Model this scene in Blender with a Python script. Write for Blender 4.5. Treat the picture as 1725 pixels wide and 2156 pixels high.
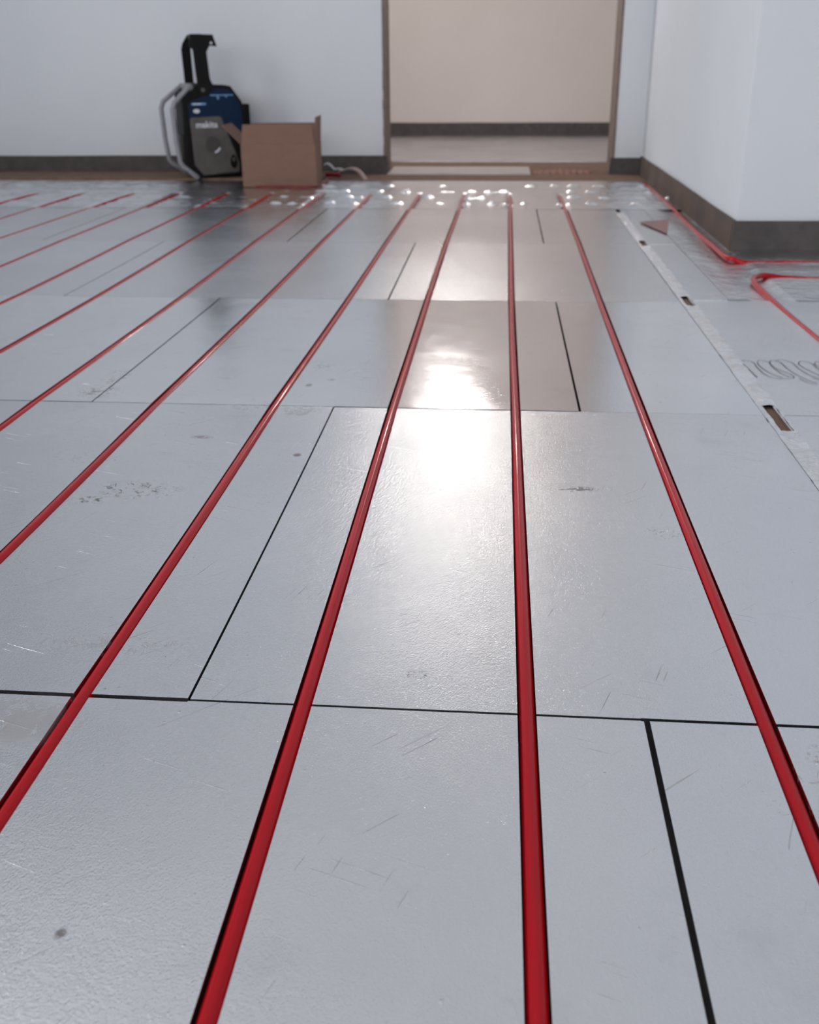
import bpy, bmesh, math, random
from mathutils import Vector, Matrix, Euler, noise
random.seed(7)
for o in list(bpy.data.objects): bpy.data.objects.remove(o)
S = bpy.context.scene
C = S.collection
# ------------------------------------------------------------------ camera
r = Vector((0.99638527, 0.08469228, -0.0066042))
u = Vector((-0.02787702, 0.39942206, 0.91634322))
f = Vector((-0.08024506, 0.91284678, -0.40033922))
cd = bpy.data.cameras.new('camera'); cam = bpy.data.objects.new('camera', cd); C.objects.link(cam)
cam.matrix_world = Matrix(((r.x, u.x, -f.x, 0), (r.y, u.y, -f.y, 0), (r.z, u.z, -f.z, .391), (0, 0, 0, 1)))
cd.sensor_fit = 'HORIZONTAL'; cd.sensor_width = 36; cd.lens = 2162.33 * 36 / 1725
cd.dof.use_dof = True; cd.dof.focus_distance = .78; cd.dof.aperture_fstop = 15
cd.clip_start = .02
S.camera = cam
# ------------------------------------------------------------------ world, light, exposure
W = bpy.data.worlds.new('world'); S.world = W; W.use_nodes = True
W.node_tree.nodes['Background'].inputs[0].default_value = (.85, .92, 1, 1)
W.node_tree.nodes['Background'].inputs[1].default_value = 1.0
def area(name, loc, rot, sx, sy, power, col):
    l = bpy.data.lights.new(name, 'AREA'); l.shape = 'RECTANGLE'; l.size = sx; l.size_y = sy
    l.energy = power; l.color = col
    o = bpy.data.objects.new(name, l); C.objects.link(o); o.location = loc; o.rotation_euler = rot
    return o
PI = math.pi
area('daylight_back', (-.4, -3.35, 1.5), (PI/2, 0, 0), 2.4, 1.5, 54, (1, .965, .955))     # outside the window behind the camera
area('daylight_left', (-3.35, 1.1, 1.5), (PI/2, 0, -PI/2), 2.0, 1.5, 54, (1, .965, .955))  # outside the window on the left
area('hall_fill', (-1.95, 5.6, 1.5), (PI/2, 0, -PI/2), 1.0, 1.3, 15.5, (1, .93, .90))  # added fill to brighten the hall, outside an unseen opening at its left end
S.view_settings.view_transform = 'Standard'; S.view_settings.look = 'None'
S.view_settings.gamma = 1; S.view_settings.use_curve_mapping = False
S.view_settings.exposure = 0.14
HALL_BULB = 13.0
# ------------------------------------------------------------------ materials
def mat(name, col, rough=.6, metal=0, spec=.5):
    m = bpy.data.materials.new(name); m.use_nodes = True
    b = m.node_tree.nodes['Principled BSDF']
    b.inputs['Base Color'].default_value = (*col, 1); b.inputs['Roughness'].default_value = rough
    b.inputs['Metallic'].default_value = metal; b.inputs['Specular IOR Level'].default_value = spec
    return m
class N:
    def __init__(s, m): s.t = m.node_tree; s.b = s.t.nodes['Principled BSDF']
    def n(s, typ, **k):
        x = s.t.nodes.new(typ)
        for a, v in k.items():
            if a[0] == '_': x.inputs[a[1:].replace('_', ' ')].default_value = v
            else: setattr(x, a, v)
        return x
    def l(s, a, b): s.t.links.new(a, b)
    def noise(s, vec, scale, detail=4, rough=.55, dist=0):
        x = s.n('ShaderNodeTexNoise', _Scale=scale, _Detail=detail, _Roughness=rough, _Distortion=dist); s.l(vec, x.inputs['Vector']); return x.outputs['Fac']
    def math(s, op, a, b=None, clamp=False):
        x = s.n('ShaderNodeMath', operation=op, use_clamp=clamp)
        for i, v in enumerate((a, b)):
            if v is None: continue
            if isinstance(v, (int, float)): x.inputs[i].default_value = v
            else: s.l(v, x.inputs[i])
        return x.outputs[0]
    def ramp(s, v, a, b, lo=0, hi=1):
        x = s.n('ShaderNodeMapRange', clamp=True); s.l(v, x.inputs['Value'])
        for k, q in zip(('From Min', 'From Max', 'To Min', 'To Max'), (a, b, lo, hi)): x.inputs[k].default_value = q
        return x.outputs[0]
    def mix(s, fac, a, b):
        x = s.n('ShaderNodeMix', data_type='RGBA')
        if isinstance(fac, (int, float)): x.inputs[0].default_value = fac
        else: s.l(fac, x.inputs[0])
        for i, v in ((6, a), (7, b)):
            if isinstance(v, tuple): x.inputs[i].default_value = (*v, 1)
            else: s.l(v, x.inputs[i])
        return x.outputs[2]
    def bump(s, h, dist, strength=1, prev=None):
        x = s.n('ShaderNodeBump', _Distance=dist, _Strength=strength); s.l(h, x.inputs['Height'])
        if prev: s.l(prev, x.inputs['Normal'])
        return x.outputs['Normal']
    def pos(s, sc=(1, 1, 1), rot=(0, 0, 0), loc=(0, 0, 0)):
        g = s.n('ShaderNodeNewGeometry'); mp = s.n('ShaderNodeMapping')
        mp.inputs['Scale'].default_value = sc; mp.inputs['Rotation'].default_value = rot; mp.inputs['Location'].default_value = loc
        s.l(g.outputs['Position'], mp.inputs['Vector']); return mp.outputs[0]

def mottled(name, c1, c2, scale, rough=.7, bump=.0005, bscale=60, metal=0, spec=.5, tc=(1, 1, 1)):
    m = mat(name, c1, rough, metal, spec); g = N(m); p = g.pos(tc)
    g.l(g.mix(g.ramp(g.noise(p, scale), .35, .65), c1, c2), g.b.inputs['Base Color'])
    g.l(g.bump(g.noise(p, bscale), bump), g.b.inputs['Normal'])
    return m

def foil(name, panels=True, wrinkle=0, gloss=0):
    m = mat(name, (.78, .80, .83), .25, 1); g = N(m); p = g.pos()
    # large soft smudges in tone and gloss
    big = g.noise(p, 3.2, 5, .6); mid = g.noise(g.pos((1, 1, 1), (0, 0, .5), (3, 1, 0)), 14, 6, .65)
    col = g.mix(g.ramp(big, .3, .7), (.765, .785, .81), (.845, .86, .88))
    col = g.mix(g.ramp(mid, .58, .74, 0, .35), col, (.62, .64, .66))
    rough = g.math('ADD', g.ramp(big, .3, .7, .150-gloss, .195-gloss), g.ramp(mid, .4, .75, -.01, .05))
    # scratches: two families of stretched noise broken up by a mask
    def scratch(rot, loc, sc, th):
        rt = g.n('ShaderNodeMapping'); rt.inputs['Scale'].default_value = sc; g.l(g.pos((1, 1, 1), (0, 0, rot), loc), rt.inputs['Vector'])
        a = g.noise(rt.outputs[0], 1, 2, .5)
        k = g.noise(g.pos((1, 1, 1), (0, 0, 0), loc), 9, 3, .5)
        return g.math('MULTIPLY', g.ramp(a, th, th + .05), g.ramp(k, .52, .62))
    s1 = scratch(.35, (1, 2, 0), (12, 420, 1), .69); s2 = scratch(-.75, (5, 1, 0), (10, 380, 1), .69); s3 = scratch(1.9, (2, 7, 0), (15, 520, 1), .70)
    sc = g.math('MAXIMUM', s1, g.math('MAXIMUM', s2, s3))
    # fine orange-peel, pits
    fine = g.noise(g.pos((1.25, .9, 1)), 700, 2, .6); fine2 = g.noise(g.pos((2.0, .8, 1)), 240, 2, .5)
    v = g.n('ShaderNodeTexVoronoi', _Scale=70.0, feature='F1'); g.l(p, v.inputs['Vector'])
    pit = g.math('MULTIPLY', g.ramp(v.outputs['Distance'], .05, .09, 1, 0), g.ramp(g.noise(p, 11, 2), .5, .6))
    nrm = g.bump(fine, .00030, .3 if gloss else 1)
    nrm = g.bump(fine2, .00025, .35 if gloss else .8, nrm)
    nrm = g.bump(sc, .0006, .8, nrm)
    nrm = g.bump(pit, .0006, .5, nrm)
    nrm = g.bump(g.noise(p, 6, 2, .4), .0022 if panels else .004, .6, nrm)
    if wrinkle:
        wn = g.noise(g.pos((1, 1, 1)), 30, 4, .55, .8)
        nrm = g.bump(wn, wrinkle, 1, nrm)
    g.l(g.math('SUBTRACT', rough, g.math('MULTIPLY', sc, .06)), g.b.inputs['Roughness'])
    if panels:
        # dirt: smears and specks of fixed shape at their places
        spots = [(-.36, .935, .048, .026, .52, 1, 110), (-.395, .905, .022, .012, .50, 1, 140), (-.335, 1.093, .014, .006, .40, .7, 150), (-.215, 1.043, .005, .006, .2, .9, 200),
                 (-.24, 1.40, .018, .03, .55, .4, 70), (.085, .965, .022, .008, .47, .8, 130), (.157, .865, .02, .015, .53, .5, 160),
                 (-.515, 1.255, .030, .030, .47, .75, 90), (-.52, 1.33, .018, .045, .50, .55, 90), (-.248, 1.304, .005, .008, .2, .8, 200),
                 (-.222, 1.332, .006, .006, .3, .5, 200), (-.305, .535, .045, .03, .42, .45, 45), (-.275, .635, .06, .014, .52, .45, 70),
                 (-.05, .61, .012, .006, .5, .6, 200), (-.206, .364, .0035, .004, .40, .85, 200), (.21, .535, .015, .015, .5, .55, 160),
                 (-.30, 1.21, .03, .02, .53, .5, 90), (-.24, 1.19, .03, .02, .5, .35, 60), (-.44, 1.02, .04, .02, .55, .5, 160), (.20, .50, .05, .03, .58, .4, 120)]
        tot = None
        g0 = g.n('ShaderNodeSeparateXYZ'); g.l(p, g0.inputs[0])
        nn = {}
        for (x, y, rx, ry, th, amt, ns) in spots:
            dx = g.math('DIVIDE', g.math('SUBTRACT', g0.outputs[0], x), rx); dy = g.math('DIVIDE', g.math('SUBTRACT', g0.outputs[1], y), ry)
            d = g.math('ADD', g.math('MULTIPLY', dx, dx), g.math('MULTIPLY', dy, dy))
            if ns not in nn: nn[ns] = g.noise(p, ns*.75, 5, .72, 1.5)
            th = th + .02 if th > .45 else th
            k = g.math('MULTIPLY', g.ramp(d, .3, 1.1, 1, 0), g.math('MULTIPLY', g.ramp(nn[ns], th, th + .05), amt))
            tot = k if tot is None else g.math('MAXIMUM', tot, k)
        speck = g.n('ShaderNodeTexVoronoi', _Scale=13.0); g.l(p, speck.inputs['Vector'])
        sk = g.math('MULTIPLY', g.ramp(speck.outputs['Distance'], .016, .022, .8, 0), g.ramp(g.noise(p, 5, 1), .45, .5))
        tot = g.math('MAXIMUM', tot, sk)
        col = g.mix(tot, col, (.10, .085, .08))
        g.l(g.math('SUBTRACT', 1, tot, True), g.b.inputs['Metallic'])
    g.l(col, g.b.inputs['Base Color']); g.l(nrm, g.b.inputs['Normal'])
    return m
M = {}
M['foil'] = foil('aluminium_foil')
M['foil_glossy'] = foil('aluminium_foil_glossy', gloss=.075)
M['foil_plain'] = foil('aluminium_foil_plain', False)
M['foil_crinkled'] = foil('aluminium_foil_crinkled', False, .0028)
def tape_mat():
    m = mat('foil_tape', (.93, .94, .95), .24, 1); g = N(m); p = g.pos()
    k = g.math('MULTIPLY', g.noise(p, 90, 5, .65, 1.5), g.ramp(g.noise(p, 14, 2), .4, .7, .2, 1)); g.l(g.bump(k, .004), g.b.inputs['Normal']); return m
M['tape'] = tape_mat()
M['gap'] = mottled('gap_dark', (.03, .026, .023), (.05, .042, .038), 60, .9)
M['fibre'] = mottled('fibre_board', (.145, .085, .055), (.19, .115, .075), 25, .85, .001, 120)
M['wall'] = mottled('wall_plaster', (.66, .69, .73), (.69, .715, .75), 2.5, .9, .0004, 90, spec=.2)
M['hall_wall'] = mottled('hall_plaster', (.67, .60, .565), (.71, .64, .605), 1.6, .9, .0004, 60, spec=.2)
M['reveal'] = mottled('reveal_mortar', (.17, .135, .115), (.23, .17, .14), 30, .85, .001, 80)
M['ceil'] = mottled('ceiling_plaster', (.84, .85, .86), (.86, .87, .88), 2, .9, .0003, 60)
def foam(name, c1, c2, mot): 
    return mottled(name, c1, c2, mot, .8, .0006, 140, spec=.25)
M['foam'] = foam('edge_foam', (.075, .066, .064), (.10, .088, .085), 30)
M['foam_brown'] = foam('edge_foam_brown', (.085, .072, .065), (.13, .09, .07), 7)
def pipe_mat():
    m = mat('red_pipe', (.42, .008, .022), .28, 0, .14); g = N(m); p = g.pos()
    k = g.ramp(g.noise(g.pos((1, .2, 1)), 30, 3, .6), .3, .7)
    g.l(g.mix(k, (.37, .001, .006), (.43, .002, .008)), g.b.inputs['Base Color'])
    g.b.inputs['Roughness'].default_value = .2; g.b.inputs['Coat Weight'].default_value = .25; g.b.inputs['Coat Roughness'].default_value = .07
    return m
M['pipe'] = pipe_mat()
M['card'] = mottled('cardboard', (.185, .104, .074), (.20, .114, .082), 18, .8, .0003, 200, tc=(1, 1, 3))
M['card_in'] = mottled('cardboard_inner', (.20, .125, .105), (.22, .14, .115), 18, .8, .0003, 200)
M['pink_card'] = mottled('pinkish_paper', (.30, .17, .16), (.34, .20, .19), 30, .7)
M['black'] = mottled('black_plastic', (.002, .002, .002), (.003, .003, .003), 40, .5, .0002, 300, spec=.2)
M['blue'] = mottled('dark_blue_plastic', (.0015, .013, .040), (.002, .016, .047), 30, .5, .0001, 300, spec=.2)
M['greyp'] = mottled('grey_plastic', (.075, .066, .063), (.095, .083, .08), 25, .5, .0002, 300)
M['greydk'] = mottled('dark_grey_plastic', (.045, .040, .038), (.055, .05, .048), 25, .5, .0002, 300)
M['tube'] = mottled('grey_tube', (.22, .225, .25), (.27, .275, .30), 25, .4, .0001, 200)
M['white'] = mottled('white_print_and_highlight', (.55, .58, .62), (.62, .65, .68), 40, .6)
M['paleblue'] = mottled('pale_blue_print', (.10, .24, .42), (.14, .30, .5), 60, .6)
M['plate'] = mottled('silver_white_plate', (.50, .47, .46), (.56, .53, .52), 12, .3, .0006, 40, metal=.6)
M['strip'] = mottled('foam_ribbon', (.38, .27, .24), (.45, .33, .30), 40, .6)
M['strip_grey'] = mottled('foil_ribbon', (.45, .46, .48), (.5, .51, .53), 40, .4)
M['pencil'] = mottled('pencil_lead', (.20, .205, .215), (.26, .265, .275), 300, .6)
M['cord'] = mottled('white_cord', (.6, .6, .6), (.65, .65, .65), 30, .6)
def emis(name, col, s):
    m = bpy.data.materials.new(name); m.use_nodes = True; t = m.node_tree
    for x in list(t.nodes): t.nodes.remove(x)
    e = t.nodes.new('ShaderNodeEmission'); e.inputs[0].default_value = (*col, 1); e.inputs[1].default_value = s
    o = t.nodes.new('ShaderNodeOutputMaterial'); t.links.new(e.outputs[0], o.inputs[0]); return m
# ------------------------------------------------------------------ helpers
def obj(name, bm, m, parent=None, smooth=False, bevel=0, subs=0, structure=False):
    bmesh.ops.recalc_face_normals(bm, faces=bm.faces[:]) if len(bm.faces) else None
    me = bpy.data.meshes.new(name); bm.to_mesh(me); bm.free()
    for x in (m if isinstance(m, (list, tuple)) else [m]): me.materials.append(x)
    o = bpy.data.objects.new(name, me); C.objects.link(o)
    if smooth: me.polygons.foreach_set('use_smooth', [True] * len(me.polygons))
    if bevel:
        b = o.modifiers.new('bevel', 'BEVEL'); b.width = bevel; b.segments = 3; b.limit_method = 'ANGLE'; b.angle_limit = .6
    if subs:
        s = o.modifiers.new('subd', 'SUBSURF'); s.levels = subs; s.render_levels = subs
    if parent: o.parent = parent
    if structure: o['kind'] = 'structure'
    return o
def empty(name, loc, rz=0):
    o = bpy.data.objects.new(name, None); C.objects.link(o); o.location = loc; o.rotation_euler = (0, 0, rz); o.empty_display_size = .05
    return o
def tag(o, label, cat, group=None):
    o['label'] = label; o['category'] = cat
    if group: o['group'] = group
    return o
def box(bm, x0, x1, y0, y1, z0, z1, mi=0):
    v = [bm.verts.new((x, y, z)) for z in (z0, z1) for y in (y0, y1) for x in (x0, x1)]
    for q in ((0, 2, 3, 1), (4, 5, 7, 6), (0, 1, 5, 4), (2, 6, 7, 3), (0, 4, 6, 2), (1, 3, 7, 5)):
        fc = bm.faces.new([v[i] for i in q]); fc.material_index = mi
def prism(bm, pts, a, b, axis='y', mi=0):
    """extrude a 2-D outline (u, z) from a to b along y (or x)"""
    mk = (lambda p, t: (p[0], t, p[1])) if axis == 'y' else ((lambda p, t: (t, p[0], p[1])) if axis == 'x' else (lambda p, t: (p[0], p[1], t)))
    A = [bm.verts.new(mk(p, a)) for p in pts]; B = [bm.verts.new(mk(p, b)) for p in pts]
    n = len(pts)
    fs = [bm.faces.new(A), bm.faces.new(B[::-1])] + [bm.faces.new((A[i], B[i], B[(i+1) % n], A[(i+1) % n])) for i in range(n)]
    for q in fs: q.material_index = mi
def tube(bm, pts, rad, seg=12, cap=True, up=(0, 0, 1)):
    pts = [Vector(p) for p in pts]; rings = []; up = Vector(up)
    for i, p in enumerate(pts):
        d = (pts[min(i+1, len(pts)-1)] - pts[max(i-1, 0)]).normalized()
        s = d.cross(up)
        if s.length < 1e-4: s = d.cross(Vector((1, 0, 0)))
        s.normalize(); t = s.cross(d).normalized()
        rr = rad(i) if callable(rad) else rad
        rings.append([bm.verts.new(p + rr * (math.cos(a) * s + math.sin(a) * t)) for a in [2*PI*k/seg for k in range(seg)]])
    for A, B in zip(rings, rings[1:]):
        for k in range(seg): bm.faces.new((A[k], A[(k+1) % seg], B[(k+1) % seg], B[k]))
    if cap: bm.faces.new(rings[0]); bm.faces.new(rings[-1][::-1])
def zf(y):   # shallow valley in the laid panels
    return -.0034*max(0, min((y-1.211)/.649, (2.489-y)/.629))
def smo(a, b, x): t = max(0, min(1, (x-a)/(b-a))); return t*t*(3-2*t)
def smooth_path(pts, n=6):
    pts = [Vector(p) for p in pts]; P = [pts[0]*2 - pts[1]] + pts + [pts[-1]*2 - pts[-2]]; out = []
    for i in range(1, len(P)-2):
        a, b, c, d = P[i-1], P[i], P[i+1], P[i+2]
        for k in range(n):
            t = k / n
            out.append(.5*((2*b) + (c-a)*t + (2*a-5*b+4*c-d)*t*t + (3*b-a-3*c+d)*t**3))
    out.append(pts[-1]); return out
# ------------------------------------------------------------------ room shell
WY = 4.174; HY = 6.57; DX0, DX1 = -.452, .420; TH = .17
def wallbox(name, boxes, m):
    bm = bmesh.new()
    for b in boxes: box(bm, *b)
    return obj(name, bm, m, structure=True)
FB = -.05
wallbox('wall_front', [(-2.9, DX0, WY, WY+TH, FB, 2.5), (DX1, .70, WY, WY+TH, FB, 2.5), (DX0, DX1, WY, WY+TH, 2.02, 2.5)], M['wall'])
wallbox('wall_right', [(.530, .70, 2.43, WY, FB, 2.5), (.70, 2.6, 2.43, 2.6, FB, 2.5), (2.43, 2.6, -3.2, 2.43, FB, 2.5)], M['wall'])
wallbox('wall_left', [(-3.07, -2.9, -3.2, .1, FB, 2.5), (-3.07, -2.9, 2.1, WY+TH, FB, 2.5), (-3.07, -2.9, .1, 2.1, FB, .8), (-3.07, -2.9, .1, 2.1, 2.2, 2.5)], M['wall'])
wallbox('wall_back', [(-3.07, -1.6, -3.2, -3.03, FB, 2.5), (.8, 2.6, -3.2, -3.03, FB, 2.5), (-1.6, .8, -3.2, -3.03, FB, .8), (-1.6, .8, -3.2, -3.03, 2.2, 2.5)], M['wall'])
wallbox('ceiling', [(-3.07, 2.6, -3.2, HY+.2, 2.5, 2.6)], M['ceil'])
wallbox('wall_hall', [(-1.6, 1.6, HY, HY+.15, FB, 2.5), (-1.75, -1.6, WY+TH, 5.05, FB, 2.5), (-1.75, -1.6, 6.15, HY+.15, FB, 2.5), (-1.75, -1.6, 5.05, 6.15, FB, .85), (-1.75, -1.6, 5.05, 6.15, 2.15, 2.5), (1.6, 1.75, WY+TH, HY+.15, FB, 2.5)], M['hall_wall'])  # opening in the left end is added to let the hall fill in
# door opening: raw mortar reveals and lintel
bm = bmesh.new()
box(bm, DX0, DX0+.004, WY-.003, WY+TH+.01, -.01, 2.02); box(bm, DX1-.004, DX1, WY-.003, WY+TH+.01, -.01, 2.02); box(bm, DX0, DX1, WY-.003, WY+TH+.01, 2.016, 2.02)
for sx, x in ((-1, DX0), (1, DX1)):   # ragged mortar edge along the arris
    for k in range(60):
        z = k*2.0/60; w = .004 + .004*abs(noise.noise(Vector((x*9, z*11, 3))))
        box(bm, min(x, x+sx*w), max(x, x+sx*w), WY-.003, WY+.001, z, z+2.0/60)
obj('door_1', bm, M['reveal'], structure=True)
# ------------------------------------------------------------------ floor
PIPES = {1: [(.458, .180), (1.2, .1785), (2.17, .185), (3.5, .189)], 0: [(.33, .0268), (1.15, .0252), (1.61, .0235), (3.34, .028)],
  -1: [(.32, -.1212), (.564, -.1222), (1.17, -.1265), (2.18, -.129), (3.2, -.120)], -2: [(.45, -.274), (1.28, -.2755), (3.2, -.266)],
  -3: [(.78, -.427), (3.45, -.424)], -4: [(1.1, -.583), (3.5, -.589)], -5: [(1.45, -.742), (3.5, -.758)], -6: [(1.8, -.899), (3.5, -.906)],
  -7: [(2.15, -1.066), (3.5, -1.070)], -8: [(2.5, -1.238), (3.5, -1.226)], -9: [(2.87, -1.396), (3.5, -1.400)], -10: [(3.2, -1.560), (3.5, -1.556)]}
def px(k, y):
    t = PIPES[k]
    if y <= t[0][0]: (a, b) = (t[0], t[1]) if k in (1, 0) else (t[0], (t[0][0]+1, t[0][1]))
    elif y >= t[-1][0]: (a, b) = (t[-1], (t[-1][0]+1, t[-1][1]))
    else: a, b = next((a, b) for a, b in zip(t, t[1:]) if a[0] <= y <= b[0])
    return a[1] + (b[1]-a[1])*(y-a[0])/(b[0]-a[0])
ROWS = [-1.99, -1.35, -.71, -.07, .567, 1.211, 1.860, 2.489, 3.105]
SHIFT = {0: 1, 1: 0, 2: 1, 3: 0, 4: 1, 5: 0, 6: 1, 7: 0}   # which stagger a row has; row 3 is the one cut by the frame's lower edge
E0 = [-2.86, -2.34, -1.73, -1.12, -.51, .1035]; E1 = [-2.86, -2.64, -2.03, -1.42, -.81, -.2]
XR = .329
GW = .0062        # half width of a groove
tilts = {}
def tilt(row, cell):
    key = (row, cell)
    if key not in tilts: tilts[key] = (random.uniform(-.0009, .0009), random.uniform(-.0005, .0005))
    return tilts[key]
SPECIAL = {(5, 5): (0, -.0003), (5, 4): (0, -.0003), (4, 5): (.0002, .0003)}
SAG = {3: .0004, 4: .0022, 5: .0005, 6: .0008, 7: .0006}
bm = bmesh.new()
def slab(x00, x10, x01, x11, y0, y1, t, c, yc, sag=0, mi=0):
    """one strip of a panel; corners follow the pipes; t = tilt"""
    ny = max(1, int((y1-y0)/.02))
    def z(x, y): return (x-c)*t[0] + (y-yc)*t[1] + (zf(y) - sag*(1-((y-yc)/.322)**2))*smo(.328, .25, x)
    prev = None
    for j in range(ny+1):
        q = j/ny; y = y0+(y1-y0)*q; a = x00+(x01-x00)*q; b = x10+(x11-x10)*q
        row = [bm.verts.new((a, y, -.012)), bm.verts.new((a, y, z(a, y))), bm.verts.new((b, y, z(b, y))), bm.verts.new((b, y, -.012))]
        if prev:
            for i in range(3): bm.faces.new((prev[i], prev[i+1], row[i+1], row[i])).material_index = mi
        else: bm.faces.new(row)
        prev = row
    bm.faces.new(prev[::-1])
def gapy(i, x):
    if i == 4: return .0024 if x < -.2 else (.0012 if x < .1 else .0017)
    if i == 5: return .0014 if x < -.51 else (.0006 if x < -.2 else (.0017 if x < .11 else .0003))
    return .0008
for i in range(len(ROWS)-1):
    y0, y1 = ROWS[i], ROWS[i+1]; ed = E1 if SHIFT[i] == 0 and False else None
    edges = (E0 if i % 2 == 1 else E1) + [XR]       # odd rows (…, 3, 5, 7): joints at -.51/.10 ; even rows (4, 6): -.81/-.20
    lg = {3: .0019, 4: .0010, 5: .0015, 6: .0014, 7: .0014}.get(i, .001)
    for c in range(len(edges)-1):
        xa, xb = edges[c], edges[c+1]; t = SPECIAL.get((i, c), tilt(i, c)); xc, yc = (xa+xb)/2, (y0+y1)/2
        g0 = .0003 if c == 0 else lg; g1 = 0 if c == len(edges)-2 else lg
        if i == 5 and c in (3, 4): g0 = .0005
        br = [(lambda y, v=xa+g0: v)]
        for k in sorted(PIPES):
            if xa < px(k, yc) < xb:
                br += [(lambda y, k=k: px(k, y)-GW), (lambda y, k=k: px(k, y)+GW)]
        br.append(lambda y, v=xb-g1: v)
        for j in range(0, len(br), 2):
            a, b = br[j], br[j+1]; xm = (a(yc)+b(yc))/2
            cuts = [q for q in (-.2, .1, -.51) if a(yc) < q < b(yc) and i in (3, 4, 5)]
            xs = [a] + [(lambda y, v=q: v) for q in cuts] + [b]
            for A, B in zip(xs, xs[1:]):
                m = (A(yc)+B(yc))/2; s0, s1 = y0+gapy(i, m), y1-gapy(i+1, m)
                slab(A(s0), B(s0), A(s1), B(s1), s0, s1, t, xc, yc, SAG.get(i, .0005), 1 if i == 5 and c >= 3 else 0)
# plain plates right of the taped joint
def plate(x0, x1, y0, y1, t=(0, 0)): slab(x0, x1, x0, x1, y0, y1, t, (x0+x1)/2, (y0+y1)/2)
for a, b in zip(ROWS[:5], ROWS[1:6]): plate(.341, 1.1, a+.0006, b-.0006, (0, .001)); plate(1.102, 2.42, a+.0006, b-.0006)
plate(.341, 1.1, 1.2116, 1.8715, (0, -.001)); plate(1.102, 2.42, 1.2116, 1.8715)
plate(.341, .4098, 1.8730, 2.489, (0, -.001)); plate(.341, .4098, 2.4900, 3.105)
floor = obj('floor', bm, [M['foil'], M['foil_glossy']], structure=True)
# everything under the panels: dark bed
bm = bmesh.new(); box(bm, -2.9, 2.43, -3.03, 3.88, -.03, -.0121)
obj('floor_bed', bm, M['gap'], floor)
# crinkled foil sheets: head strip in front of the wall, and along the projecting wall
def sheet(name, x0, x1, y0, y1, nx, ny, zf, m, smooth=True):
    bm = bmesh.new(); g = [[bm.verts.new((x0+(x1-x0)*i/nx, y0+(y1-y0)*j/ny, zf(x0+(x1-x0)*i/nx, y0+(y1-y0)*j/ny))) for i in range(nx+1)] for j in range(ny+1)]
    for j in range(ny):
        for i in range(nx): bm.faces.new((g[j][i], g[j][i+1], g[j+1][i+1], g[j+1][i]))
    return obj(name, bm, m, floor, smooth)
def zhead(x, y):
    e = smo(3.106, 3.16, y)*smo(3.88, 3.84, y)
    rid = 0
    for q, yr in enumerate((3.217, 3.372, 3.528, 3.698)):
        w = y-yr-.004*noise.noise(Vector((x*6, q*5, 3)))
        if abs(w) < .04: rid += .0080*math.exp(-(w/.011)**2)*smo(-.1, .3, noise.noise(Vector((x*24, q*9.1, 5))))*(.35+.65*smo(-.9, -.5, x))
    z = e*(rid + .0022*noise.noise(Vector((x*13, y*22, 1.7))) + .0016*noise.noise(Vector((x*40, y*50, 4))))
    dip = 0
    if y < 3.5:
        for k in PIPES:
            d = abs(x-px(k, y))
            if d < .03: dip = max(dip, (1-smo(.004, .016, d))*smo(3.55, 3.40, y))
    return .0002 + z - dip*.008
sheet('foil_sheet', -2.88, .525, 3.1051, 3.885, 520, 300, zhead, M['foil_plain'])
def zside(x, y):
    e = smo(.411, .44, x); t = .003*noise.noise(Vector((x*12, y*3, 9)))+.0013*noise.noise(Vector((x*20, y*9, 2)))
    # the foil dips into a shallow trough beside the wall
    e *= smo(1.872, 1.95, y)*smo(3.105, 3.05, y)
    return .0002 + e*t*smo(.529, .51, x) - .004*smo(.44, .49, x)*smo(.53, .51, x)
sheet('foil_sheet', .4105, .529, 1.8720, 3.1048, 24, 160, zside, M['foil_crinkled'])
def zfront(x, y):
    t = .003*noise.noise(Vector((x*4, y*14, 9)))+.001*noise.noise(Vector((x*14, y*22, 2)))
    return .0002 + t*smo(1.98, 2.08, y)*smo(.53, .56, x)
sheet('foil_sheet', .5292, 2.42, 1.8720, 2.43, 160, 60, zfront, M['foil_crinkled'])
# hall floor and raw fibre bed in the doorway
bm = bmesh.new(); box(bm, -1.6, 1.6, 4.70, HY, -.03, 0); obj('floor_hall', bm, M['foil_plain'], floor)
bm = bmesh.new(); box(bm, -1.6, 1.6, WY+TH, 4.70, -.03, -.004); box(bm, DX0, DX1, WY, WY+TH, -.03, -.004); box(bm, -.655, .53, 3.885, WY, -.03, -.003)
box(bm, -2.9, -.655, 3.90, WY, -.03, .006)
for k in range(70):
    x = random.uniform(-.6, .38); y = random.uniform(3.95, 4.6); s = random.uniform(.004, .012)
obj('fibre_bed', bm, M['fibre'], floor, bevel=.001)
bm = bmesh.new()
for i in range(0, 2): pass
bm.free()
# pencil scribble on the plain plate
bm = bmesh.new()
def stroke(pts, w=.0007):
    P = smooth_path([(x, y, .0009) for x, y in pts], 8)
    L = []
    for i, p in enumerate(P):
        d = (P[min(i+1, len(P)-1)] - P[max(i-1, 0)]); n = Vector((-d.y, d.x, 0)).normalized()*w
        L.append((bm.verts.new(p+n), bm.verts.new(p-n)))
    for a, b in zip(L, L[1:]): bm.faces.new((a[0], a[1], b[1], b[0]))
stroke([(.345, 1.452), (.352, 1.462), (.362, 1.452), (.362, 1.42), (.366, 1.385), (.376, 1.372), (.393, 1.372)])
stroke([(.346, 1.448), (.348, 1.42), (.351, 1.375)])
stroke([(.384, 1.374), (.372, 1.40), (.367, 1.44), (.372, 1.462), (.384, 1.455), (.384, 1.43), (.388, 1.395), (.398, 1.376), (.400, 1.39), (.388, 1.42), (.384, 1.445), (.390, 1.463), (.400, 1.455), (.402, 1.42), (.408, 1.385), (.418, 1.36), (.424, 1.352)])
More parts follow.
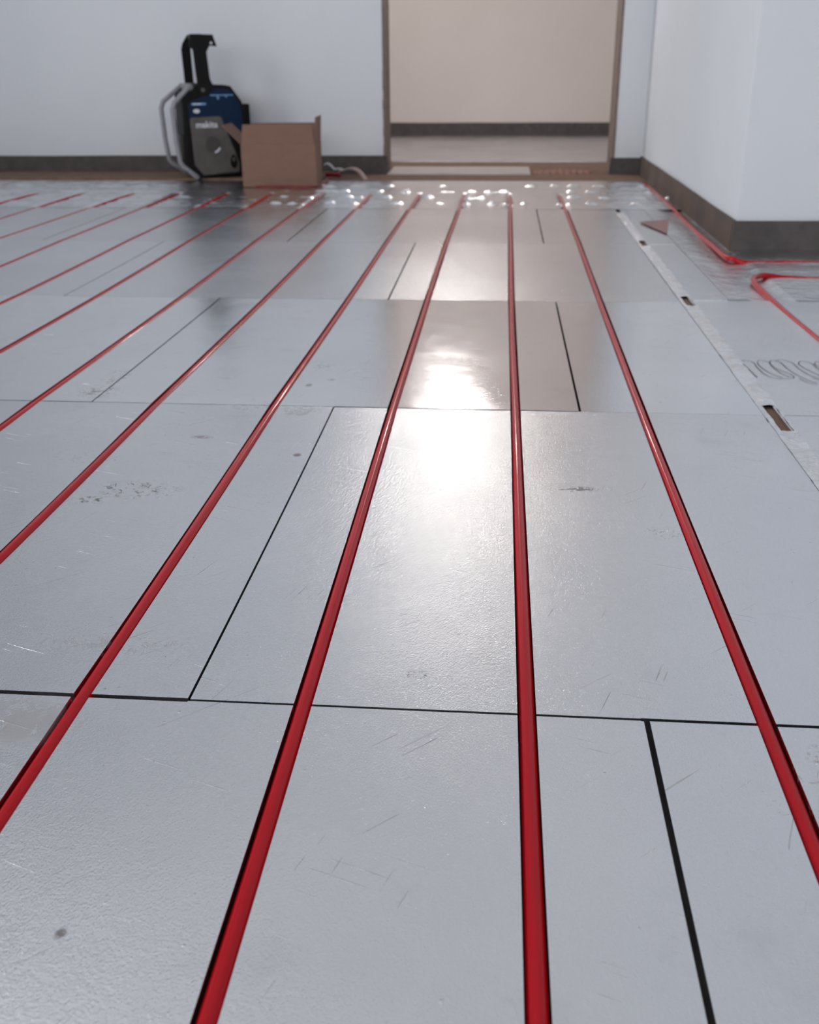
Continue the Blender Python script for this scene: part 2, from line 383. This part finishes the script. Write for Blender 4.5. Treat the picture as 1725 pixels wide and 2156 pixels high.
stroke([(.396, 1.463), (.406, 1.468), (.416, 1.452), (.418, 1.42), (.424, 1.39), (.436, 1.37), (.436, 1.39), (.426, 1.425), (.424, 1.45), (.432, 1.462), (.442, 1.452), (.444, 1.42), (.452, 1.385), (.454, 1.41), (.446, 1.445), (.452, 1.46), (.462, 1.45), (.466, 1.40), (.474, 1.37)])
stroke([(.405, 1.372), (.412, 1.355), (.422, 1.345)]); stroke([(.424, 1.378), (.434, 1.362), (.446, 1.35), (.452, 1.36), (.470, 1.35)])
stroke([(.470, 1.46), (.480, 1.44), (.484, 1.40), (.492, 1.375)])
for q in bm.faces: q.normal_update()
sc = obj('pencil_scribble', bm, M['pencil'], floor)
# ------------------------------------------------------------------ baseboards: grey foam edge strips
def base(name, pts, m, h=.064, th=.009, jag=True):
    """strip along a floor path; slightly wavy"""
    bm = bmesh.new(); P = []
    for (a, b) in zip(pts, pts[1:]):
        a, b = Vector((*a, 0)), Vector((*b, 0)); n = max(2, int((b-a).length/.06))
        P += [a+(b-a)*i/n for i in range(n)]
    P.append(Vector((*pts[-1], 0))); rows = []
    for i, p in enumerate(P):
        d = (P[min(i+1, len(P)-1)] - P[max(i-1, 0)]).normalized(); n = Vector((d.y, -d.x, 0))
        if 0 < i < len(P)-1:
            d1 = (P[i]-P[i-1]).normalized(); d2 = (P[i+1]-P[i]).normalized(); n = (Vector((d1.y, -d1.x, 0))+Vector((d2.y, -d2.x, 0))); n = n / max(.5, n.length/2)/2*1.0 if n.length else n
            n = n.normalized() / max(.5, n.normalized().dot(Vector((d1.y, -d1.x, 0))))
        hh = h + .0025*noise.noise(p*3+Vector((0, 0, 5))); q = th + .002*noise.noise(p*7)
        rows.append([bm.verts.new(p+Vector((0, 0, -.004))), bm.verts.new(p+Vector((0, 0, hh))), bm.verts.new(p+n*q+Vector((0, 0, hh))), bm.verts.new(p+n*(q+.003)+Vector((0, 0, -.004)))])
    for A, B in zip(rows, rows[1:]):
        for k in range(4): bm.faces.new((A[k], A[(k+1) % 4], B[(k+1) % 4], B[k]))
    bm.faces.new(rows[0]); bm.faces.new(rows[-1][::-1])
    return obj(name, bm, m, structure=True, bevel=.0015)
base('baseboard_front', [(-2.9, WY), (DX0, WY), (DX0, WY+.012)], M['foam'])
base('baseboard_corner', [(DX1, WY+.012), (DX1, WY), (.530, WY)], M['foam'], .056)
base('baseboard_side', [(.530, WY-.01), (.530, 2.43)], M['foam_brown'], .062)
base('baseboard_right', [(.5215, 2.43), (2.43, 2.43)], M['foam'], .062)
base('baseboard_hall', [(-1.6, HY), (1.6, HY)], M['foam'], .063)
# ------------------------------------------------------------------ heating pipes
def pipe_path(k):
    t = [(y, 0) for y in (-1.9, 0, .3, .567, .9, 1.211, 1.6, 1.86, 2.2, 2.489, 2.8, 3.0, 3.105, 3.2, 3.3, 3.4, 3.47, 3.53)]
    out = []
    for y, _ in t:
        z = (-.0055 if k > -5 else -.0063) if y < 3.0 else {3.0: -.0055, 3.105: -.0052, 3.2: -.0040, 3.3: -.0036, 3.4: -.0038, 3.47: -.0055, 3.53: -.010}[y]
        out.append((px(k, y) + .0006*noise.noise(Vector((k*3.1, y*2.3, 0))), y, z + zf(y)*(.9 if k < 1 else .95) + (.0002*noise.noise(Vector((k, y*3, 7))))))
    return out
order = [1, 0, -1, -2, -3, -4, -5, -6, -7, -8, -9, -10]
pl = ['rightmost of the long red heating pipes, running out of the doorway towards the lower right',
      'red heating pipe running nearly straight up the middle of the floor to the doorway',
      'red heating pipe leaning left of the middle one, leaving the picture at its lower edge',
      'red heating pipe that leaves the left edge low down, second left of the middle one',
      'red heating pipe leaving the left edge about halfway up, in line with the curled strip',
      'red heating pipe ending right of the cardboard box corner, with a bright glint',
      'red heating pipe ending in front of the cardboard box',
      'red heating pipe ending between cardboard box and blue device',
      'pale red heating pipe ending in front of the device\'s left frame',
      'faint red heating pipe ending just left of the blue device, third from the far left',
      'faint red heating pipe, next to the leftmost one at the far left',
      'short faint leftmost red heating pipe near the left brown strip']
for k, lb in zip(order, pl):
    bm = bmesh.new(); tube(bm, smooth_path(pipe_path(k), 4), .0055, 20)
    tag(obj('heating_pipe', bm, M['pipe'], None, True), lb, 'heating pipe', 'red heating pipes laid in the foil grooves')
bm = bmesh.new()
tube(bm, smooth_path([(.500, 3.80, .0005), (.499, 3.4, .0005), (.497, 3.1, -.001), (.496, 2.95, -.0038), (.493, 2.7, -.0035), (.489, 2.45, .001), (.486, 2.32, .0035), (.4875, 2.285, .004), (.497, 2.268, .004), (.52, 2.262, -.0022), (.56, 2.263, -.0030), (.62, 2.265, -.0022), (.70, 2.267, -.0028), (.9, 2.27, -.0022), (1.3, 2.27, -.001), (2.3, 2.27, -.001)], 5), .0055, 14)
tag(obj('heating_pipe', bm, M['pipe'], None, True), 'red pipe hugging the brown edge strip of the projecting wall and turning round its corner', 'heating pipe', 'red pipes beside the projecting wall')
bm = bmesh.new()
tube(bm, smooth_path([(1.9, 1.7, -.003), (1.6, 1.85, -.002), (1.1, 1.98, -.004), (.85, 2.045, -.004), (.72, 2.07, -.0042), (.62, 2.092, -.004), (.56, 2.10, -.0025), (.525, 2.094, .003), (.50, 2.07, .004), (.488, 2.03, .004), (.486, 1.98, .001), (.4875, 1.9, -.001), (.488, 1.77, -.0025), (.491, 1.594, -.0025), (.497, 1.3, 0), (.50, .9, 0), (.50, .2, 0), (.50, -1.5, 0)], 5), .0055, 14)
tag(obj('heating_pipe', bm, M['pipe'], None, True), 'red pipe making a tight bend in the open plate at the right edge', 'heating pipe', 'red pipes beside the projecting wall')
# ------------------------------------------------------------------ foil tape over the joint
bm = bmesh.new(); ys = [0.0+.006*i for i in range(int(3.05/.006))]; prev = None; nx = 8
holes = [(1.150, 1.248), (1.812, 1.892), (2.455, 2.53)]
x0t, x1t = .3225, .3465
G = {}
for j, y in enumerate(ys):
    for i in range(nx+1):
        x = x0t+(x1t-x0t)*i/nx + .0009*noise.noise(Vector((y*22, i*.3, 5)))
        z = .0009*min(1, i/3) + .0014*noise.noise(Vector((x*120, y*55, 3))) + .0008*abs(noise.noise(Vector((x*220, y*140, 8)))) + .0012*smo(.3, .7, noise.noise(Vector((y*8, 1, 1)))+.2)*(i/nx)
        G[j, i] = bm.verts.new((x, y, max(.0004, z)))
for j in range(len(ys)-1):
    for i in range(nx):
        y = ys[j]; inside = any(a+.004*noise.noise(Vector((i, 7, 1))) < y < b+.006*noise.noise(Vector((i, 3, 5))) for a, b in holes)
        if inside and 2 <= i <= nx-2: continue
        bm.faces.new((G[j, i], G[j, i+1], G[j+1, i+1], G[j+1, i]))
for v in [v for v in bm.verts if not v.link_faces]: bm.verts.remove(v)
tag(obj('foil_tape', bm, M['tape'], None, True), 'crinkled shiny aluminium tape strip over the long joint on the right, torn open in places', 'tape')
# rusty fibre showing in the torn spots
bm = bmesh.new()
for a, b in holes: box(bm, .3292, .3408, a-.01, b+.01, -.0119, -.004)
obj('fibre_filler', bm, M['fibre'], floor)
# ------------------------------------------------------------------ triangle of paper
bm = bmesh.new()
prism(bm, [(.366, 2.835), (.449, 2.882), (.4095, 2.632)], .0026, .0036, 'z')
tag(obj('paper_scrap', bm, M['pink_card']), 'pinkish triangular paper scrap on the foil near the brown side strip', 'paper scrap')
# ------------------------------------------------------------------ doorway threshold
bm = bmesh.new(); box(bm, -.440, .110, 4.135, 4.415, -.004, .003)
e = tag(obj('threshold_plate', bm, M['plate'], bevel=.001), 'pale metallic plate lying on the brown bed across the doorway', 'plate')
bm = bmesh.new()
n = 34; rings = []
for i in range(n+1):
    x = .125 + .22*i/n; rr = (.026 if i % 4 in (0, 1) else .020)*math.sin(PI*min(1, (i+2)/(n+4)))**.35
    rings.append([bm.verts.new((x, 4.24 + rr*2.6*math.cos(a), -.006 + rr*.55*math.sin(a))) for a in [PI*2*k/20 for k in range(20)]])
for A, B in zip(rings, rings[1:]):
    for k in range(20): bm.faces.new((A[k], A[(k+1) % 20], B[(k+1) % 20], B[k]))
bm.faces.new(rings[0]); bm.faces.new(rings[-1][::-1])
tag(obj('corrugated_sleeve', bm, mottled('rusty_sleeve', (.20, .10, .075), (.30, .15, .12), 20, .7), None, True), 'flattened reddish brown ribbed sleeve on the doorway floor, right of the pale plate', 'sleeve')
# ------------------------------------------------------------------ curled strip and pipe offcut by the box
bm = bmesh.new()
def ribbon(bm, pts, w, wdir, th=.0012):
    P = smooth_path(pts, 8); w2 = Vector(wdir).normalized()*w/2; R_ = []
    for i, p in enumerate(P):
        d = (P[min(i+1, len(P)-1)]-P[max(i-1, 0)]).normalized(); n = d.cross(w2).normalized()*th/2
        R_.append([bm.verts.new(p+w2+n), bm.verts.new(p+w2-n), bm.verts.new(p-w2-n), bm.verts.new(p-w2+n)])
    for A, B in zip(R_, R_[1:]):
        for k in range(4): bm.faces.new((A[k], A[(k+1) % 4], B[(k+1) % 4], B[k]))
    bm.faces.new(R_[0]); bm.faces.new(R_[-1][::-1])
ribbon(bm, [(-.625, 4.06, .012), (-.60, 4.04, .022), (-.57, 4.02, .031), (-.545, 3.99, .031), (-.52, 3.95, .022), (-.503, 3.91, .010), (-.492, 3.88, .0045)], .016, (.75, .5, .45))
tag(obj('curled_strip', bm, M['strip'], None, True), 'curled pinkish strip offcut arching over the brown bed right of the cardboard box', 'strip')
bm = bmesh.new()
ribbon(bm, [(-.685, 4.13, .034), (-.67, 4.12, .040), (-.652, 4.10, .033), (-.638, 4.09, .022), (-.62, 4.08, .024), (-.60, 4.07, .020)], .012, (.2, .8, .5))
tag(obj('foil_shred', bm, M['strip_grey'], None, True), 'small silvery grey shred against the front baseboard behind the curled strip', 'shred')
bm = bmesh.new()
tube(bm, smooth_path([(-.845, 3.632, .0058), (-.80, 3.634, .0058), (-.73, 3.633, .0062), (-.67, 3.632, .0058), (-.648, 3.640, .0058), (-.632, 3.665, .0058), (-.622, 3.72, .007), (-.625, 3.80, .009), (-.632, 3.87, .012)], 6), .0034, 14)
o1 = bm
tag(obj('pipe_offcut', bm, mottled('dark_red_plastic', (.16, .004, .01), (.22, .008, .014), 30, .4), None, True), 'thin dark red pipe offcut lying along the bottom edge of the cardboard box', 'pipe offcut')
bm = bmesh.new()
tube(bm, smooth_path([(-.655, 3.985, .012), (-.63, 3.98, .013), (-.60, 3.975, .012)], 6), .009, 14)
tag(obj('pipe_clip', bm, bpy.data.materials['dark_red_plastic'], None, True), 'small red plug on the brown bed between cardboard box and curled strip', 'plug')
# ------------------------------------------------------------------ cardboard box
B = tag(empty('cardboard_box', (-.764, 3.66, .0015), math.radians(3)), 'open brown cardboard box standing on the foil in front of the blue device', 'box')
bw, bd, bh, t = .256, .18, .139, .004
def cb(name, bm, m=None): return obj(name, bm, [m or M['card'], M['card_in']], B, bevel=.0008)
bm = bmesh.new()
box(bm, -bw/2, bw/2, 0, t, 0, bh); box(bm, -bw/2, bw/2, bd-t, bd, 0, bh)
box(bm, -bw/2, -bw/2+t, t, bd-t, 0, bh); box(bm, bw/2-t, bw/2, t, bd-t, 0, bh); box(bm, -bw/2+t, bw/2-t, t, bd-t, 0, t)
cb('box_body', bm)
def flap(side, length, ang, narrow=.004, name='flap'):
    """side flap hinged on the top edge; ang = lean outwards from vertical"""
    bm = bmesh.new(); s, c = math.sin(ang)*length, math.cos(ang)*length; T = t*.8
    if side in 'lr':
        sg = -1 if side == 'l' else 1; xh = sg*(bw/2 - t/2)
        A = [(xh-T/2, narrow*.3, bh), (xh+T/2, narrow*.3, bh), (xh+T/2, bd-narrow*.3, bh), (xh-T/2, bd-narrow*.3, bh)]
        D = Vector((sg*s, 0, c)); Bv = [Vector(a)+D for a in A]; Bv[0].y += narrow; Bv[1].y += narrow; Bv[2].y -= narrow; Bv[3].y -= narrow
    else:
        sg = -1 if side == 'f' else 1; yh = t/2 if side == 'f' else bd-t/2
        A = [(-bw/2+narrow*.3, yh-T/2, bh), (bw/2-narrow*.3, yh-T/2, bh), (bw/2-narrow*.3, yh+T/2, bh), (-bw/2+narrow*.3, yh+T/2, bh)]
        D = Vector((0, sg*s, c)); Bv = [Vector(a)+D for a in A]; Bv[0].x += narrow; Bv[3].x += narrow; Bv[1].x -= narrow; Bv[2].x -= narrow
    a = [bm.verts.new(v) for v in A]; b = [bm.verts.new(v) for v in Bv]
    bm.faces.new(a[::-1]); bm.faces.new(b)
    for i in range(4): bm.faces.new((a[i], a[(i+1) % 4], b[(i+1) % 4], b[i]))
    return cb(name, bm)
flap('f', .064, .02, .008); flap('b', .066, .45, .006); flap('l', .088, .80, .004); flap('r', .086, .06, .010)
# ------------------------------------------------------------------ blue and grey jobsite device
D = tag(empty('jobsite_device', (-1.043, 3.915, .0065), math.radians(27)), 'dark blue and grey portable worksite device with black hook handle, by the left wall', 'device')
H = .318; DEP = .145
def dp(name, bm, m, parent=D, **k): return obj(name, bm, m, parent, **k)
out = [(-.100, .012), (-.075, 0), (.105, 0), (.112, .02), (.112, .235), (.103, .262), (.066, H-.004), (.040, H), (-.060, H), (-.094, H-.018), (-.114, .285), (-.118, .06)]
bm = bmesh.new(); prism(bm, out, 0, DEP); dp('housing', bm, M['black'], bevel=.006)
inner = [(-.094, .19), (.100, .19), (.100, .232), (.092, .256), (.060, H-.016), (.036, H-.012), (-.030, H-.012), (-.045, H-.040), (-.080, H-.052), (-.094, .255)]
bm = bmesh.new(); prism(bm, inner + [], -.004, .01)
blue = dp('blue_cover', bm, M['blue'], bevel=.002)
bm = bmesh.new(); prism(bm, [(.02, .13), (.100, .13), (.100, .1905), (.02, .1905)], -.004, .01); dp('blue_cover', bm, M['blue'], bevel=.001)
grey = [(-.092, .205), (-.088, .048), (-.058, .012), (.075, .018), (.078, .05), (.060, .105), (.036, .165), (.024, .205), (.016, .213), (-.086, .211)]
bm = bmesh.new(); prism(bm, grey, -.010, .01); gp = dp('grey_panel', bm, M['greyp'], bevel=.003)
gp['label'] = 'grey lower front panel'
bm = bmesh.new(); prism(bm, [(-.018+.036*math.cos(a), .118+.036*math.sin(a)) for a in [2*PI*k/32 for k in range(32)]], -.0125, -.008); dp('round_dial', bm, M['greyp'], gp, bevel=.0015)
bm = bmesh.new(); prism(bm, [(-.018+.028*math.cos(a), .118+.028*math.sin(a)) for a in [2*PI*k/32 for k in range(32)]], -.0150, -.010); dp('dial_disc', bm, M['greydk'], gp, bevel=.001)
bm = bmesh.new()
pts = [(-.018+.031*math.cos(a), .118+.031*math.sin(a)) for a in [(-1.35+.9*k/10) for k in range(11)]]; pin = [(-.018+.024*math.cos(a), .118+.024*math.sin(a)) for a in [(-1.35+.9*k/10) for k in range(11)]][::-1]
prism(bm, pts+pin, -.016, -.012); dp('dial_highlight', bm, M['white'], gp)  # highlight on the dial's lower right rim, put in as a white arc
bm = bmesh.new(); prism(bm, [(.056+.013*math.cos(a), .056+.024*math.sin(a)) for a in [2*PI*k/32 for k in range(32)]], -.0130, -.008); dp('oval_port', bm, M['black'], gp, bevel=.002)
bm = bmesh.new(); prism(bm, [(.056+.007*math.cos(a), .064+.008*math.sin(a)) for a in [2*PI*k/32 for k in range(32)]], -.0145, -.011); dp('port_button', bm, M['greydk'], gp, bevel=.001)
# dark corner wedge beside the grey panel
bm = bmesh.new(); prism(bm, [(.080, .018), (.104, .02), (.104, .10), (.085, .13), (.05, .15), (.066, .105)], -.008, .01); dp('corner_guard', bm, M['black'], bevel=.002)
# printed lettering
def letters(txt, size, x, z, y, m, parent, name, sx=1):
    cu = bpy.data.curves.new('lettering', 'FONT'); cu.body = txt; cu.size = size; cu.extrude = .0006; cu.offset = size*.02
    tmp = bpy.data.objects.new('lettering_tmp', cu); C.objects.link(tmp); bpy.context.view_layer.update()
    me = bpy.data.meshes.new_from_object(tmp.evaluated_get(bpy.context.evaluated_depsgraph_get())); bpy.data.objects.remove(tmp)
    me.materials.clear(); me.materials.append(m)
    o = bpy.data.objects.new(name, me); C.objects.link(o); o.parent = parent; o.location = (x, y, z); o.rotation_euler = (PI/2, 0, 0); o.scale = (sx, 1, 1)
    return o
letters('makita', .030, -.074, .176, -.0108, M['white'], gp, 'lettering', 1.0)
bm = bmesh.new(); box(bm, -.082, -.030, -.0052, -.003, .252, .259); dp('print_bar', bm, M['paleblue'], blue)
bm = bmesh.new(); box(bm, -.078, -.046, -.0056, -.003, .2535, .2575); dp('print_bar', bm, M['white'], blue)
bm = bmesh.new(); prism(bm, [(-.066+.012*math.cos(a), .232+.007*math.sin(a)) for a in [2*PI*k/20 for k in range(20)]], -.0056, -.003); dp('round_sticker', bm, M['white'], blue)
bm = bmesh.new(); box(bm, -.012, .072, -.0052, -.003, .282, .286); box(bm, .012, .019, -.0054, -.003, .270, .283); box(bm, .043, .048, -.0054, -.003, .276, .283); dp('print_line', bm, M['paleblue'], blue)
# side block (battery latch) on the right
bm = bmesh.new(); box(bm, .108, .134, .012, .06, .175, .252); dp('side_latch', bm, M['black'], bevel=.003)
# grey protective tube frames on the left
def side_tube(y, off, rad=.0085):
    x = -.112-off
    path = [(-.075, y+.01, H-.004), (-.092, y, H-.010), (x+.004, y, .262), (x-.006, y, .240), (x-.002, y, .13), (x+.006, y, .060), (x+.016, y, .045), (-.088, y, .010), (-.080, y+.006, .004)]
    bm = bmesh.new(); P = []
    for a, b in zip(path, path[1:]):
        a, b = Vector(a), Vector(b); P += [a+(b-a)*i/5 for i in range(5)]
    P.append(Vector(path[-1])); tube(bm, P, rad, 14, True, (0, 1, 0))
    return dp('guard_tube', bm, M['tube'], smooth=True)
side_tube(-.006, .034); side_tube(DEP+.010, .046)
bm = bmesh.new(); box(bm, -.128, -.112, .03, .11, .07, .15); dp('side_foot', bm, M['greydk'], bevel=.004)
bm = bmesh.new(); tube(bm, [(-.083, -.004, H-.006), (-.083, DEP+.006, H-.006)], .012, 14); dp('guard_joint', bm, M['tube'], smooth=True)
# hook handle: front plate with hook, rear post, bridge
hx = -.055
fr = [(hx+.002, H-.020), (hx-.003, H+.05), (hx-.006, H+.115), (hx-.018, H+.128), (hx-.012, H+.166), (hx+.068, H+.164), (hx+.080, H+.126), (hx+.054, H+.128), (hx+.042, H+.108), (hx+.047, H+.02), (hx+.060, H-.010), (hx+.030, H-.036), (hx+.005, H-.036)]
bm = bmesh.new(); prism(bm, fr, -.006, .002)
hd = dp('hook_handle', bm, M['black'], bevel=.001)
bm = bmesh.new(); prism(bm, [(hx-.018, H-.02), (hx-.022, H+.118), (hx-.016, H+.138), (hx+.004, H+.166), (hx+.03, H+.166), (hx+.012, H+.118), (hx+.014, H-.02)], DEP-.02, DEP-.012); dp('rear_post', bm, M['black'], hd, bevel=.001)
bm = bmesh.new(); prism(bm, [(-.004, H+.150), (DEP-.014, H+.150), (DEP-.014, H+.166), (-.004, H+.166)], hx+.002, hx+.030, 'x'); dp('top_bridge', bm, M['black'], hd, bevel=.001)
bm = bmesh.new(); tube(bm, [(hx+.060, -.0085, H+.137), (hx+.060, -.004, H+.137)], .0045, 16); dp('rivet', bm, M['white'], hd)
bm = bmesh.new(); tube(bm, [(hx+.018, -.010, H-.016), (hx+.018, -.004, H-.016)], .007, 16); dp('pivot_bolt', bm, M['greyp'], hd)
bm = bmesh.new(); box(bm, hx-.02, hx+.03, .03, DEP-.03, H-.002, H+.006); dp('top_pad', bm, M['greydk'], bevel=.002)
for x in (-.09, .09):
    for y in (.02, DEP-.02):
        bm = bmesh.new(); tube(bm, [(x*.8, y, -.0045), (x*.8, y, .004)], .010, 16); dp('rubber_foot', bm, M['black'])
# ------------------------------------------------------------------ bare bulb hanging in the hall (out of frame, seen in the floor's shine)
Lp = tag(empty('hanging_bulb', (-.205, 4.62, 1.27)), 'bare lit bulb hanging on a white cord in the hall beyond the doorway', 'lamp')
bm = bmesh.new(); bmesh.ops.create_uvsphere(bm, u_segments=24, v_segments=16, radius=.06)
obj('bulb', bm, emis('bulb_glow', (1, .95, .90), HALL_BULB/(4*PI*.06**2)/PI), Lp, True)
bm = bmesh.new(); tube(bm, [(0, 0, .055), (0, 0, .11)], lambda i: .018, 16); obj('socket', bm, M['black'], Lp)
bm = bmesh.new(); tube(bm, [(0, 0, .11), (0, 0, 1.229)], .004, 8); obj('cord', bm, M['cord'], Lp)
